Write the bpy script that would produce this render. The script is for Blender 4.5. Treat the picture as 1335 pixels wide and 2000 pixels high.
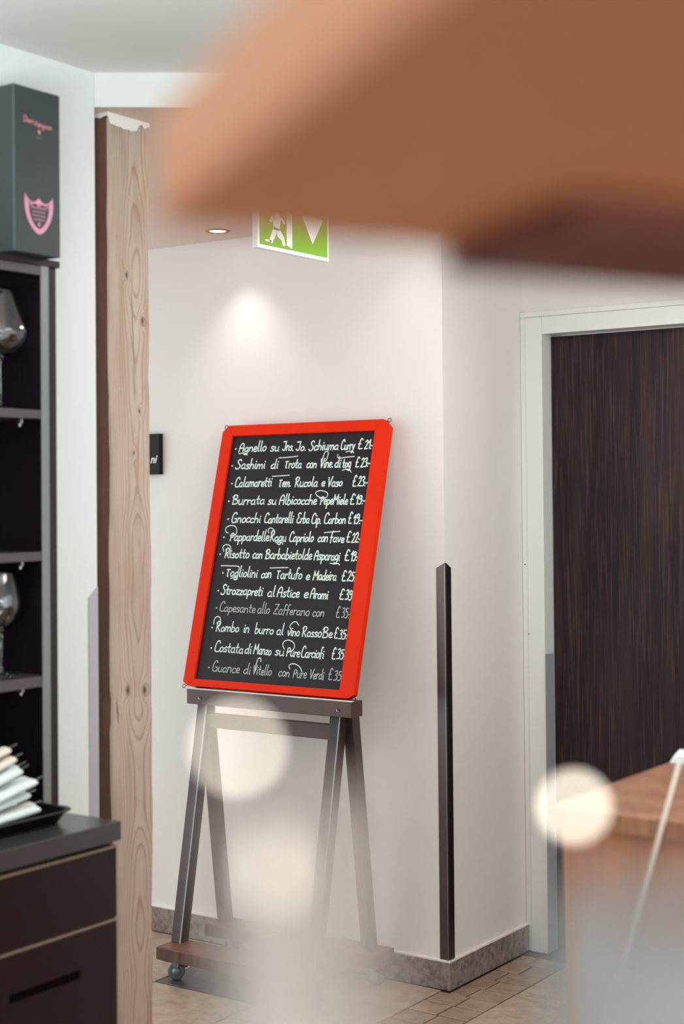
import bpy, bmesh, math, random
from math import radians as R, sin, cos, pi
from mathutils import Vector, Matrix
random.seed(7)
for o in list(bpy.data.objects): bpy.data.objects.remove(o)
scene = bpy.context.scene
C = scene.collection

# ------------------------------------------------------------------ camera
# x = along the back wall, y = into the corridor, metres, floor at z 0
cam_d = bpy.data.cameras.new('camera'); cam = bpy.data.objects.new('camera', cam_d); C.objects.link(cam)
cam_d.sensor_fit = 'VERTICAL'; cam_d.sensor_height = 36.0
cam_d.lens = 3017.5*36/2000
AZ = R(34.959); PITCH = R(1.0321); ROLL = R(-0.5041)
fw = Vector((-sin(AZ)*cos(PITCH), cos(AZ)*cos(PITCH), sin(PITCH)))
rt0 = Vector((cos(AZ), sin(AZ), 0)); up0 = rt0.cross(fw)
rt = rt0*cos(ROLL) + up0*sin(ROLL); up = up0*cos(ROLL) - rt0*sin(ROLL)
cam.matrix_world = Matrix(((rt.x, up.x, -fw.x, 0), (rt.y, up.y, -fw.y, 0), (rt.z, up.z, -fw.z, 1.51), (0, 0, 0, 1)))
cam_d.shift_y = -0.0416
cam_d.clip_start = 0.02; cam_d.clip_end = 60
cam_d.dof.use_dof = True; cam_d.dof.focus_distance = 4.45; cam_d.dof.aperture_fstop = 2.6
scene.camera = cam

# ------------------------------------------------------------------ light
world = bpy.data.worlds.new('daylight'); scene.world = world; world.use_nodes = True
bg = world.node_tree.nodes['Background']; bg.inputs[0].default_value = (0.90, 0.97, 1.0, 1); bg.inputs[1].default_value = 1.05

def area(name, loc, target, sx, sy, energy, col):
    l = bpy.data.lights.new(name, 'AREA'); l.shape = 'RECTANGLE'; l.size = sx; l.size_y = sy; l.energy = energy; l.color = col
    o = bpy.data.objects.new(name, l); C.objects.link(o); o.location = loc
    o.rotation_euler = (Vector(target)-Vector(loc)).to_track_quat('-Z', 'Y').to_euler(); return o
area('window_light', (2.4, -1.2, 1.2), (-2.4, 2.6, 0.9), 1.8, 1.6, 26, (0.72, 0.96, 1.0))
area('room_panel_light', (-0.35, 2.0, 2.44), (-0.36, 2.0, 0.6), 0.9, 0.6, 8, (1.0, 0.95, 0.90))  # added fill for the far walls, no ceiling panel there
area('corridor_panel_light', (-1.75, 3.45, 2.375), (-1.8, 3.5, 0.0), 0.45, 0.45, 7, (1.0, 0.98, 0.93))  # added corridor fill without a fixture
area('ceiling_uplight', (-1.3, 1.0, 1.75), (-1.3, 1.02, 2.45), 0.6, 0.6, 17, (0.90, 1.0, 1.0))  # unseen fill, added to brighten the ceiling

def spot(name, loc, target, energy, angle, blend, col, r=0.02):
    l = bpy.data.lights.new(name, 'SPOT'); l.energy = energy; l.spot_size = R(angle); l.spot_blend = blend; l.color = col; l.shadow_soft_size = r
    o = bpy.data.objects.new(name, l); C.objects.link(o); o.location = loc
    o.rotation_euler = (Vector(target)-Vector(loc)).to_track_quat('-Z', 'Y').to_euler(); return o

vs = scene.view_settings
vs.view_transform = 'Standard'; vs.look = 'None'; vs.gamma = 1.0; vs.use_curve_mapping = False; vs.exposure = 1.0
scene.cycles.max_bounces = 10; scene.cycles.transparent_max_bounces = 12
scene.cycles.caustics_reflective = False; scene.cycles.caustics_refractive = False
scene.cycles.sample_clamp_indirect = 6.0

# ------------------------------------------------------------------ materials
def lin(c):
    return tuple(((v/12.92) if v <= 0.04045 else ((v+0.055)/1.055)**2.4) for v in c)
def s(*c): return lin(c)+(1.0,)

class NT:
    def __init__(self, name):
        self.m = bpy.data.materials.new(name); self.m.use_nodes = True; self.t = self.m.node_tree
        self.b = self.t.nodes['Principled BSDF']; self.out = self.t.nodes['Material Output']
    def n(self, kind, **kw):
        nd = self.t.nodes.new(kind)
        for k, v in kw.items(): setattr(nd, k, v)
        return nd
    def l(self, a, b): self.t.links.new(a, b)
    def put(self, sock, v):
        if hasattr(v, 'is_output') or isinstance(v, bpy.types.NodeSocket): self.l(v, sock)
        else: sock.default_value = v
    def math(self, op, a, b=0.0, c=None):
        nd = self.n('ShaderNodeMath', operation=op); self.put(nd.inputs[0], a); self.put(nd.inputs[1], b)
        if c is not None: self.put(nd.inputs[2], c)
        return nd.outputs[0]
    def coords(self): return self.n('ShaderNodeTexCoord').outputs['Object']
    def mapping(self, vec, scale=(1, 1, 1), loc=(0, 0, 0)):
        nd = self.n('ShaderNodeMapping'); self.l(vec, nd.inputs[0]); nd.inputs['Scale'].default_value = scale; nd.inputs['Location'].default_value = loc
        return nd.outputs[0]
    def noise(self, vec, scale=5, detail=3, rough=0.5, col=False):
        nd = self.n('ShaderNodeTexNoise'); self.l(vec, nd.inputs['Vector']); nd.inputs['Scale'].default_value = scale
        nd.inputs['Detail'].default_value = detail; nd.inputs['Roughness'].default_value = rough
        return nd.outputs['Color' if col else 'Fac']
    def ramp(self, fac, stops):
        nd = self.n('ShaderNodeValToRGB'); self.l(fac, nd.inputs[0]); e = nd.color_ramp.elements
        e[0].position, e[0].color = stops[0]; e[1].position, e[1].color = stops[1]
        for p, c in stops[2:]:
            k = e.new(p); k.color = c
        return nd.outputs[0]
    def mix(self, fac, a, b, mode='MIX'):
        nd = self.n('ShaderNodeMix', data_type='RGBA', blend_type=mode)
        self.put(nd.inputs[0], fac); self.put(nd.inputs[6], a); self.put(nd.inputs[7], b); return nd.outputs[2]
    def bump(self, h, strength=0.2, dist=0.002):
        nd = self.n('ShaderNodeBump'); nd.inputs['Strength'].default_value = strength; nd.inputs['Distance'].default_value = dist
        self.l(h, nd.inputs['Height']); self.l(nd.outputs[0], self.b.inputs['Normal'])
    def set(self, **kw):
        for k, v in kw.items(): self.put(self.b.inputs[k.replace('_', ' ')], v)
        return self

def plain(name, col, rough=0.5, metal=0.0, var=0.04, nscale=12, bump=0.0, **kw):
    t = NT(name); v = t.coords(); f = t.noise(v, nscale, 4)
    a = tuple(min(1, c*(1-var)) for c in col[:3])+(1,); b = tuple(min(1, c*(1+var)) for c in col[:3])+(1,)
    t.set(Base_Color=t.mix(f, a, b), Roughness=rough, Metallic=metal)
    if bump: t.bump(t.noise(v, nscale*12, 3), bump)
    t.set(**kw)
    return t.m

M = {}
M['paint_cool'] = plain('white_wall_paint', s(.885, .90, .895), .85, var=.012, nscale=3, bump=.06)  # cool room light put into the wall colour
M['paint_warm'] = plain('ivory_wall_paint', s(.885, .865, .845), .85, var=.012, nscale=3, bump=.06)  # warm corridor light put into the wall colour
M['paint_ceiling'] = plain('ceiling_paint', s(.88, .88, .87), .9, var=.01, nscale=3)
M['paint_rose'] = plain('corridor_ceiling_paint', s(.86, .79, .75), .9, var=.01, nscale=3)
M['trim'] = plain('white_lacquer', s(.88, .88, .86), .35, var=.01, nscale=4)
M['caulk'] = plain('white_caulk', s(.93, .9, .87), .7)
M['plaster'] = plain('torn_plaster', s(.95, .94, .92), .95, var=.03, nscale=60, bump=.4)
M['grout'] = plain('dark_grout', s(.36, .29, .25), .95, var=.15, nscale=60, bump=.2)
M['steel_dark'] = plain('brushed_dark_steel', s(.40, .36, .35), .32, 1.0, var=.05, nscale=40)
M['steel_light'] = plain('satin_steel', s(.72, .71, .72), .3, 1.0)
M['steel_pale'] = plain('pale_steel', s(.74, .74, .76), .45, .35)
M['steel_frame'] = plain('grey_aluminium_edge', s(.56, .58, .58), .38, .5, var=.08, nscale=9)
M['chrome'] = plain('chrome', s(.85, .85, .86), .12, 1.0)
M['cabinet'] = plain('black_brown_cabinet', s(.13, .09, .12), .32, var=.2, nscale=5, bump=.02)
M['cabinet_in'] = plain('dark_cabinet_interior', s(.10, .05, .085), .6, var=.2, nscale=5)
M['shelf'] = plain('dark_shelf_edge', s(.36, .33, .34), .35, .3, var=.1, nscale=8)
M['red'] = plain('red_lacquered_wood', s(.86, .17, .03), .6, var=.10, nscale=7, bump=.05, Specular_IOR_Level=.12)
M['hook'] = plain('dark_wire', s(.25, .28, .27), .4, .8)
M['taupe'] = plain('taupe_stained_wood', s(.30, .21, .185), .42, var=.15, nscale=14, bump=.08)
M['leg'] = plain('dark_umber_metal', s(.24, .185, .175), .4, 0, var=.12, nscale=10, Specular_IOR_Level=.35)
M['wheel'] = plain('grey_rubber', s(.34, .42, .44), .5)
M['brake'] = plain('dark_plastic', s(.12, .07, .09), .4)
M['copper'] = plain('copper_brown_lacquer', s(.85, .56, .375), .55, var=.05, nscale=6)
M['cord'] = plain('brown_cord', s(.35, .25, .2), .8)
M['box'] = plain('charcoal_card', s(.20, .235, .24), .42, var=.05, nscale=30)
M['box_edge'] = plain('worn_card_edge', s(.36, .44, .43), .5)
M['pink'] = plain('rose_foil', s(.88, .60, .72), .35, .3)
M['salmon'] = plain('salmon_foil', s(.92, .62, .62), .35, .3)
M['silver'] = plain('silver_print', s(.62, .60, .62), .4, .4)
M['black'] = plain('black_plastic', s(.07, .05, .07), .35)
M['linen'] = plain('white_paper', s(.90, .94, .94), .8, var=.03, nscale=30)
M['linen_warm'] = plain('cream_paper', s(.92, .88, .84), .8, var=.03, nscale=30)
M['cutlery'] = plain('cutlery_steel', s(.55, .60, .60), .25, 1.0)
M['plaque'] = plain('black_plaque', s(.10, .04, .07), .5, Specular_IOR_Level=.2)
M['white_ink'] = plain('white_print', s(.92, .93, .92), .6)
M['green'] = plain('exit_green', s(.46, .66, .20), .35, Emission_Color=s(.44, .66, .16), Emission_Strength=.06)
M['sign_white'] = plain('sign_white', s(.92, .94, .93), .35, Emission_Color=s(.9, .93, .93), Emission_Strength=.04)
M['bronze'] = plain('bronze_ring', s(.62, .46, .38), .35, .7)
M['counter_wood'] = plain('ledge_wood', s(.45, .33, .26), .5, var=.15, nscale=9)

def emis(name, col, strength):
    t = NT(name); t.set(Base_Color=col, Emission_Color=col, Emission_Strength=strength); return t.m
M['lamp_glow'] = emis('lamp_glow', s(1, .93, .85), 5)
M['flame'] = emis('candle_flame', s(1, .96, .90), 1.7)  # glow added for the pale highlight in the frosted glass
M['bulb'] = emis('warm_bulb', s(1, .95, .87), 7)  # glow of the added glint beads

t = NT('chalk'); f = t.noise(t.coords(), 260, 3, .7)
t.set(Base_Color=t.mix(t.math('MULTIPLY', f, .5), s(.93, 1.0, .96), s(.66, .74, .72)), Roughness=.9, Emission_Strength=0.0); M['chalk'] = t.m
t = NT('chalk_faint'); f = t.noise(t.coords(), 300, 3, .7)
t.set(Base_Color=t.mix(f, s(.86, .90, .90), s(.50, .52, .54)), Roughness=.9); M['chalk_faint'] = t.m
t = NT('blackboard_slate'); v = t.coords(); f = t.noise(t.mapping(v, (6, 1, 2)), 3, 5, .6); g2 = t.noise(v, 90, 2)
c = t.mix(f, s(.07, .04, .07), s(.13, .10, .12)); t.set(Base_Color=t.mix(t.math('MULTIPLY', g2, .2), c, s(.19, .16, .175)), Roughness=.6, Specular_IOR_Level=.3); M['slate'] = t.m

# stone tile, colour differs from tile to tile
def stone(name, a, b, dark, q=1.0, am=.5):
    t = NT(name); v = t.coords(); oi = t.n('ShaderNodeObjectInfo')
    vv = t.n('ShaderNodeVectorMath', operation='ADD'); t.l(v, vv.inputs[0])
    cmb = t.n('ShaderNodeCombineXYZ'); t.l(t.math('MULTIPLY', oi.outputs['Random'], 37.0), cmb.inputs[0]); t.l(cmb.outputs[0], vv.inputs[1])
    p = vv.outputs[0]
    f = t.noise(p, 4*q, 6, .62); h = t.noise(p, 22*q, 5, .65); k = t.noise(t.mapping(p, (1, 2.5, 1)), 9*q, 4, .7)
    c = t.mix(f, a, b)
    c = t.mix(t.ramp(h, [(.42, (0, 0, 0, 1)), (.68, (1, 1, 1, 1))]), c, t.mix(am, c, dark))
    c = t.mix(t.ramp(k, [(.54, (0, 0, 0, 1)), (.74, (.6, .6, .6, 1))]), c, dark)
    c = t.mix(t.math('MULTIPLY', oi.outputs['Random'], .22), c, dark)
    t.set(Base_Color=c, Roughness=t.math('ADD', t.math('MULTIPLY', h, .3), .25)); t.bump(h, .25, .002); return t.m
M['tile'] = stone('beige_stone', s(.79, .69, .61), s(.70, .60, .52), s(.50, .41, .35))
M['tile_small'] = stone('brown_stone', s(.72, .61, .52), s(.64, .53, .45), s(.42, .34, .29))
M['tile_dark'] = stone('dark_polished_stone', s(.38, .34, .33), s(.30, .27, .27), s(.2, .17, .17))
M['skirting'] = stone('grey_skirting_stone', s(.66, .60, .57), s(.52, .46, .43), s(.30, .24, .23), 2.2, .75)

# wood with growth rings along z; pith at (px, py)
def pine(name, light, line, warm, pith, knots=(), period=.0065, side='y'):
    t = NT(name); v = t.coords(); sep = t.n('ShaderNodeSeparateXYZ'); t.l(v, sep.inputs[0]); x, y, z = sep.outputs
    n1 = t.noise(t.mapping(v, (3, 3, .9)), 2.1, 3, .55); n2 = t.noise(t.mapping(v, (1, 1, .25)), 14, 3, .6); n3 = t.noise(t.mapping(v, (.2, .2, 1)), 1.7, 2, .5)
    wx = t.math('ADD', t.math('SUBTRACT', x, pith[0]), t.math('MULTIPLY', t.math('SUBTRACT', n3, .5), .085))
    wy = t.math('ADD', t.math('SUBTRACT', y, pith[1]), t.math('MULTIPLY', t.math('SUBTRACT', n1, .5), .030))
    r = t.math('SQRT', t.math('ADD', t.math('MULTIPLY', wx, wx), t.math('MULTIPLY', wy, wy)))
    r = t.math('ADD', r, t.math('MULTIPLY', n2, .006))
    dark = None
    for (ka, kz, kr) in knots:
        da = t.math('DIVIDE', t.math('SUBTRACT', y if side == 'y' else x, ka), kr*.8); dz = t.math('DIVIDE', t.math('SUBTRACT', z, kz), kr*1.3)
        d = t.math('ADD', t.math('MULTIPLY', da, da), t.math('MULTIPLY', dz, dz))
        e = t.math('POWER', 2.718, t.math('MULTIPLY', d, -.25)); r = t.math('ADD', r, t.math('MULTIPLY', e, .012))
        k = t.math('POWER', 2.718, t.math('MULTIPLY', d, -1.3)); dark = k if dark is None else t.math('MAXIMUM', dark, k)
    w = t.math('FRACT', t.math('DIVIDE', r, period))
    band = t.ramp(w, [(0, (0, 0, 0, 1)), (.62, (.12, .12, .12, 1)), (.86, (1, 1, 1, 1)), (1, (0, 0, 0, 1))])
    fine = t.noise(t.mapping(v, (1, 1, .02)), 420, 2, .6)
    blot = t.noise(t.mapping(v, (1, 1, .4)), 16, 4, .6)
    c = t.mix(blot, light, warm); c = t.mix(t.math('MULTIPLY', band, .72), c, line)
    c = t.mix(t.math('MULTIPLY', fine, .32), c, line)
    c = t.mix(t.ramp(t.noise(t.mapping(v, (1, 1, .12)), 22, 3, .6), [(.45, (0, 0, 0, 1)), (.70, (.55, .55, .55, 1))]), c, line)
    st = t.ramp(t.noise(t.mapping(v, (1.3, 1.3, .35)), 30, 4, .75), [(.60, (0, 0, 0, 1)), (.78, (.5, .5, .5, 1))])
    c = t.mix(st, c, s(.52, .45, .42))
    if dark is not None: c = t.mix(dark, c, s(.30, .19, .14))
    t.set(Base_Color=c, Roughness=.75); t.bump(t.math('ADD', fine, band), .3, .0015); return t.m
KN = [(2.6197-2.6289, 2.0248, .007), (2.6724-2.6289, 1.9234, .008), (2.66-2.6289, 1.7134, .005), (2.6161-2.6289, 1.0738, .010), (2.672-2.6289, 1.0682, .010), (2.640-2.6289, 1.6661-.05, .004)]
M['pine'] = pine('old_pine', s(.82, .755, .70), s(.60, .47, .38), s(.74, .67, .62), (.062, .022), KN, .0050)
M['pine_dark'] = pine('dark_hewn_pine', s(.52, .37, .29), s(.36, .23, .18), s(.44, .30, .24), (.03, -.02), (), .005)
def walnut(name, a, b, c_):
    t = NT(name); v = t.coords()
    w = t.noise(t.mapping(v, (1, 1, .18)), 3.5, 3, .5, col=True)
    add = t.n('ShaderNodeVectorMath', operation='MULTIPLY_ADD'); t.l(w, add.inputs[0]); add.inputs[1].default_value = (.05, .05, .05); t.l(v, add.inputs[2])
    f1 = t.noise(t.mapping(add.outputs[0], (1, 1, .06)), 15, 4, .6); f2 = t.noise(t.mapping(add.outputs[0], (1, 1, .025)), 170, 3, .65); f3 = t.noise(t.mapping(v, (1, 1, .3)), 3, 2)
    c = t.mix(t.ramp(f1, [(.42, (0, 0, 0, 1)), (.60, (1, 1, 1, 1))]), a, b)
    c = t.mix(t.ramp(f2, [(.5, (0, 0, 0, 1)), (.8, (1, 1, 1, 1))]), c, c_)
    c = t.mix(t.math('MULTIPLY', f3, .4), c, a)
    t.set(Base_Color=c, Roughness=.45, Specular_IOR_Level=.3); t.bump(f2, .15, .001); return t.m
M['walnut'] = walnut('dark_walnut', s(.10, .035, .06), s(.20, .12, .12), s(.36, .27, .23))
M['oak'] = walnut('brown_plank', s(.55, .36, .27), s(.66, .47, .36), s(.40, .26, .2))
M['plank'] = walnut('reddish_plank', s(.50, .33, .26), s(.40, .25, .19), s(.24, .15, .12))
M['plank_end'] = walnut('weathered_plank_side', s(.30, .20, .17), s(.42, .32, .27), s(.2, .12, .1))

def glass(name, tint=(1, 1, 1, 1), rough=0.0):
    t = NT(name); t.set(Base_Color=tint, Roughness=rough, Transmission_Weight=1.0, IOR=1.62); return t.m
M['glass'] = glass('clear_glass')
def frosted(name, col, op):
    t = NT(name); tr = t.n('ShaderNodeBsdfTransparent'); tl = t.n('ShaderNodeBsdfTranslucent'); df = t.n('ShaderNodeBsdfDiffuse')
    vary = t.mix(t.noise(t.coords(), 30, 2), col, tuple(c*.96 for c in col[:3])+(1,))
    t.l(vary, tl.inputs[0]); t.l(vary, df.inputs[0]); a = t.n('ShaderNodeMixShader'); t.l(df.outputs[0], a.inputs[1]); t.l(tl.outputs[0], a.inputs[2]); a.inputs[0].default_value = .45
    gl = t.n('ShaderNodeBsdfGlossy'); gl.inputs['Roughness'].default_value = .15; m1 = t.n('ShaderNodeMixShader'); m1.inputs[0].default_value = .06; t.l(a.outputs[0], m1.inputs[1]); t.l(gl.outputs[0], m1.inputs[2])
    m = t.n('ShaderNodeMixShader'); m.inputs[0].default_value = op; t.l(tr.outputs[0], m.inputs[1]); t.l(m1.outputs[0], m.inputs[2]); t.l(m.outputs[0], t.out.inputs[0]); return t.m
M['frost_warm'] = frosted('frosted_white_glass', s(.88, .82, .785), .33)
M['frost_cool'] = frosted('frosted_grey_blue_glass', s(.82, .84, .845), .45)
M['wax'] = plain('white_wax', s(.93, .91, .87), .5)

# ------------------------------------------------------------------ mesh helpers
def bxm(bm, x0, x1, y0, y1, z0, z1, mi=0, mat=None):
    vs = [bm.verts.new((x, y, z)) for z in (z0, z1) for y in (y0, y1) for x in (x0, x1)]
    if mat is not None:
        for v in vs: v.co = mat @ v.co
    fs = []
    for q in ((0, 2, 3, 1), (4, 5, 7, 6), (0, 1, 5, 4), (2, 6, 7, 3), (0, 4, 6, 2), (1, 3, 7, 5)):
        f = bm.faces.new([vs[i] for i in q]); f.material_index = mi; fs.append(f)
    return vs
def prism(bm, pts, z0, z1, ax='z'):
    def P(a, b, c): return {'z': (a, b, c), 'y': (a, c, b), 'x': (c, a, b)}[ax]
    lo = [bm.verts.new(P(a, b, z0)) for a, b in pts]; hi = [bm.verts.new(P(a, b, z1)) for a, b in pts]
    bm.faces.new(lo); bm.faces.new(hi)
    for i in range(len(pts)):
        j = (i+1) % len(pts); bm.faces.new((lo[i], lo[j], hi[j], hi[i]))
def lathe(bm, prof, n=40, cx=0, cy=0, close=False):
    rings = []
    for r, z in prof:
        if r < 1e-6: rings.append([bm.verts.new((cx, cy, z))])
        else: rings.append([bm.verts.new((cx+r*cos(2*pi*k/n), cy+r*sin(2*pi*k/n), z)) for k in range(n)])
    seq = list(zip(rings, rings[1:]))
    if close: seq.append((rings[-1], rings[0]))
    for a, b in seq:
        for k in range(n):
            j = (k+1) % n
            if len(a) == 1 and len(b) == 1: continue
            if len(a) == 1: bm.faces.new((a[0], b[j], b[k]))
            elif len(b) == 1: bm.faces.new((a[k], a[j], b[0]))
            else: bm.faces.new((a[k], a[j], b[j], b[k]))
def tube(bm, pts, r, n=8, caps=True):
    pts = [Vector(p) for p in pts]; rings = []
    for i, p in enumerate(pts):
        d = (pts[min(i+1, len(pts)-1)]-pts[max(i-1, 0)]).normalized(); u = d.orthogonal().normalized() if i == 0 else (u - d*u.dot(d)).normalized(); w = d.cross(u)
        rings.append([bm.verts.new(p+u*r*cos(2*pi*k/n)+w*r*sin(2*pi*k/n)) for k in range(n)])
    for a, b in zip(rings, rings[1:]):
        for k in range(n): j = (k+1) % n; bm.faces.new((a[k], a[j], b[j], b[k]))
    if caps: bm.faces.new(rings[0]); bm.faces.new(rings[-1])
def beam(bm, a, b, wx, wy):
    """box bar from a to b; sections wx wide in x, wy deep in y (horizontal cuts)"""
    a, b = Vector(a), Vector(b); vs = []
    for p in (a, b):
        for sx, sy in ((-1, -1), (1, -1), (1, 1), (-1, 1)): vs.append(bm.verts.new(p+Vector((sx*wx/2, sy*wy/2, 0))))
    for q in ((0, 1, 2, 3), (4, 5, 6, 7), (0, 1, 5, 4), (1, 2, 6, 5), (2, 3, 7, 6), (3, 0, 4, 7)): bm.faces.new([vs[i] for i in q])
def obj(name, bm, m, parent=None, smooth=False, bevel=0.0, seg=2, recenter=False):
    bmesh.ops.recalc_face_normals(bm, faces=bm.faces[:])
    me = bpy.data.meshes.new(name); bm.to_mesh(me); bm.free()
    for mm in (m if isinstance(m, (list, tuple)) else [m]): me.materials.append(M[mm] if isinstance(mm, str) else mm)
    if smooth:
        for p in me.polygons: p.use_smooth = True
    o = bpy.data.objects.new(name, me); C.objects.link(o)
    if parent: o.parent = parent
    if bevel:
        b = o.modifiers.new('bevel', 'BEVEL'); b.width = bevel; b.segments = seg; b.limit_method = 'ANGLE'; b.angle_limit = R(40)
    return o
def box(name, x0, x1, y0, y1, z0, z1, m, parent=None, bevel=0.0):
    bm = bmesh.new(); bxm(bm, x0, x1, y0, y1, z0, z1); return obj(name, bm, m, parent, bevel=bevel)
def tag(o, label, cat, group=None):
    o['label'] = label; o['category'] = cat
    if group: o['group'] = group
    return o
def thing(name, label, cat, loc=(0, 0, 0), rz=0, group=None):
    o = bpy.data.objects.new(name, None); C.objects.link(o); o.location = loc; o.rotation_euler = (0, 0, rz); o.empty_display_size = .05
    return tag(o, label, cat, group)
def struct(o): o['kind'] = 'structure'; return o
def copy_tree(o, parent=None):
    c = o.copy(); C.objects.link(c)
    if parent: c.parent = parent
    for ch in list(o.children): copy_tree(ch, c)
    return c
def catmull(pts, k=4):
    if len(pts) < 3: return pts
    P = [pts[0]]+list(pts)+[pts[-1]]; out = []
    for i in range(1, len(P)-2):
        p0, p1, p2, p3 = P[i-1:i+3]
        for q in range(k):
            t_ = q/k
            out.append(tuple(.5*((2*p1[d])+(-p0[d]+p2[d])*t_+(2*p0[d]-5*p1[d]+4*p2[d]-p3[d])*t_**2+(-p0[d]+3*p1[d]-3*p2[d]+p3[d])*t_**3) for d in (0, 1)))
    out.append(tuple(pts[-1])); return out
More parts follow.
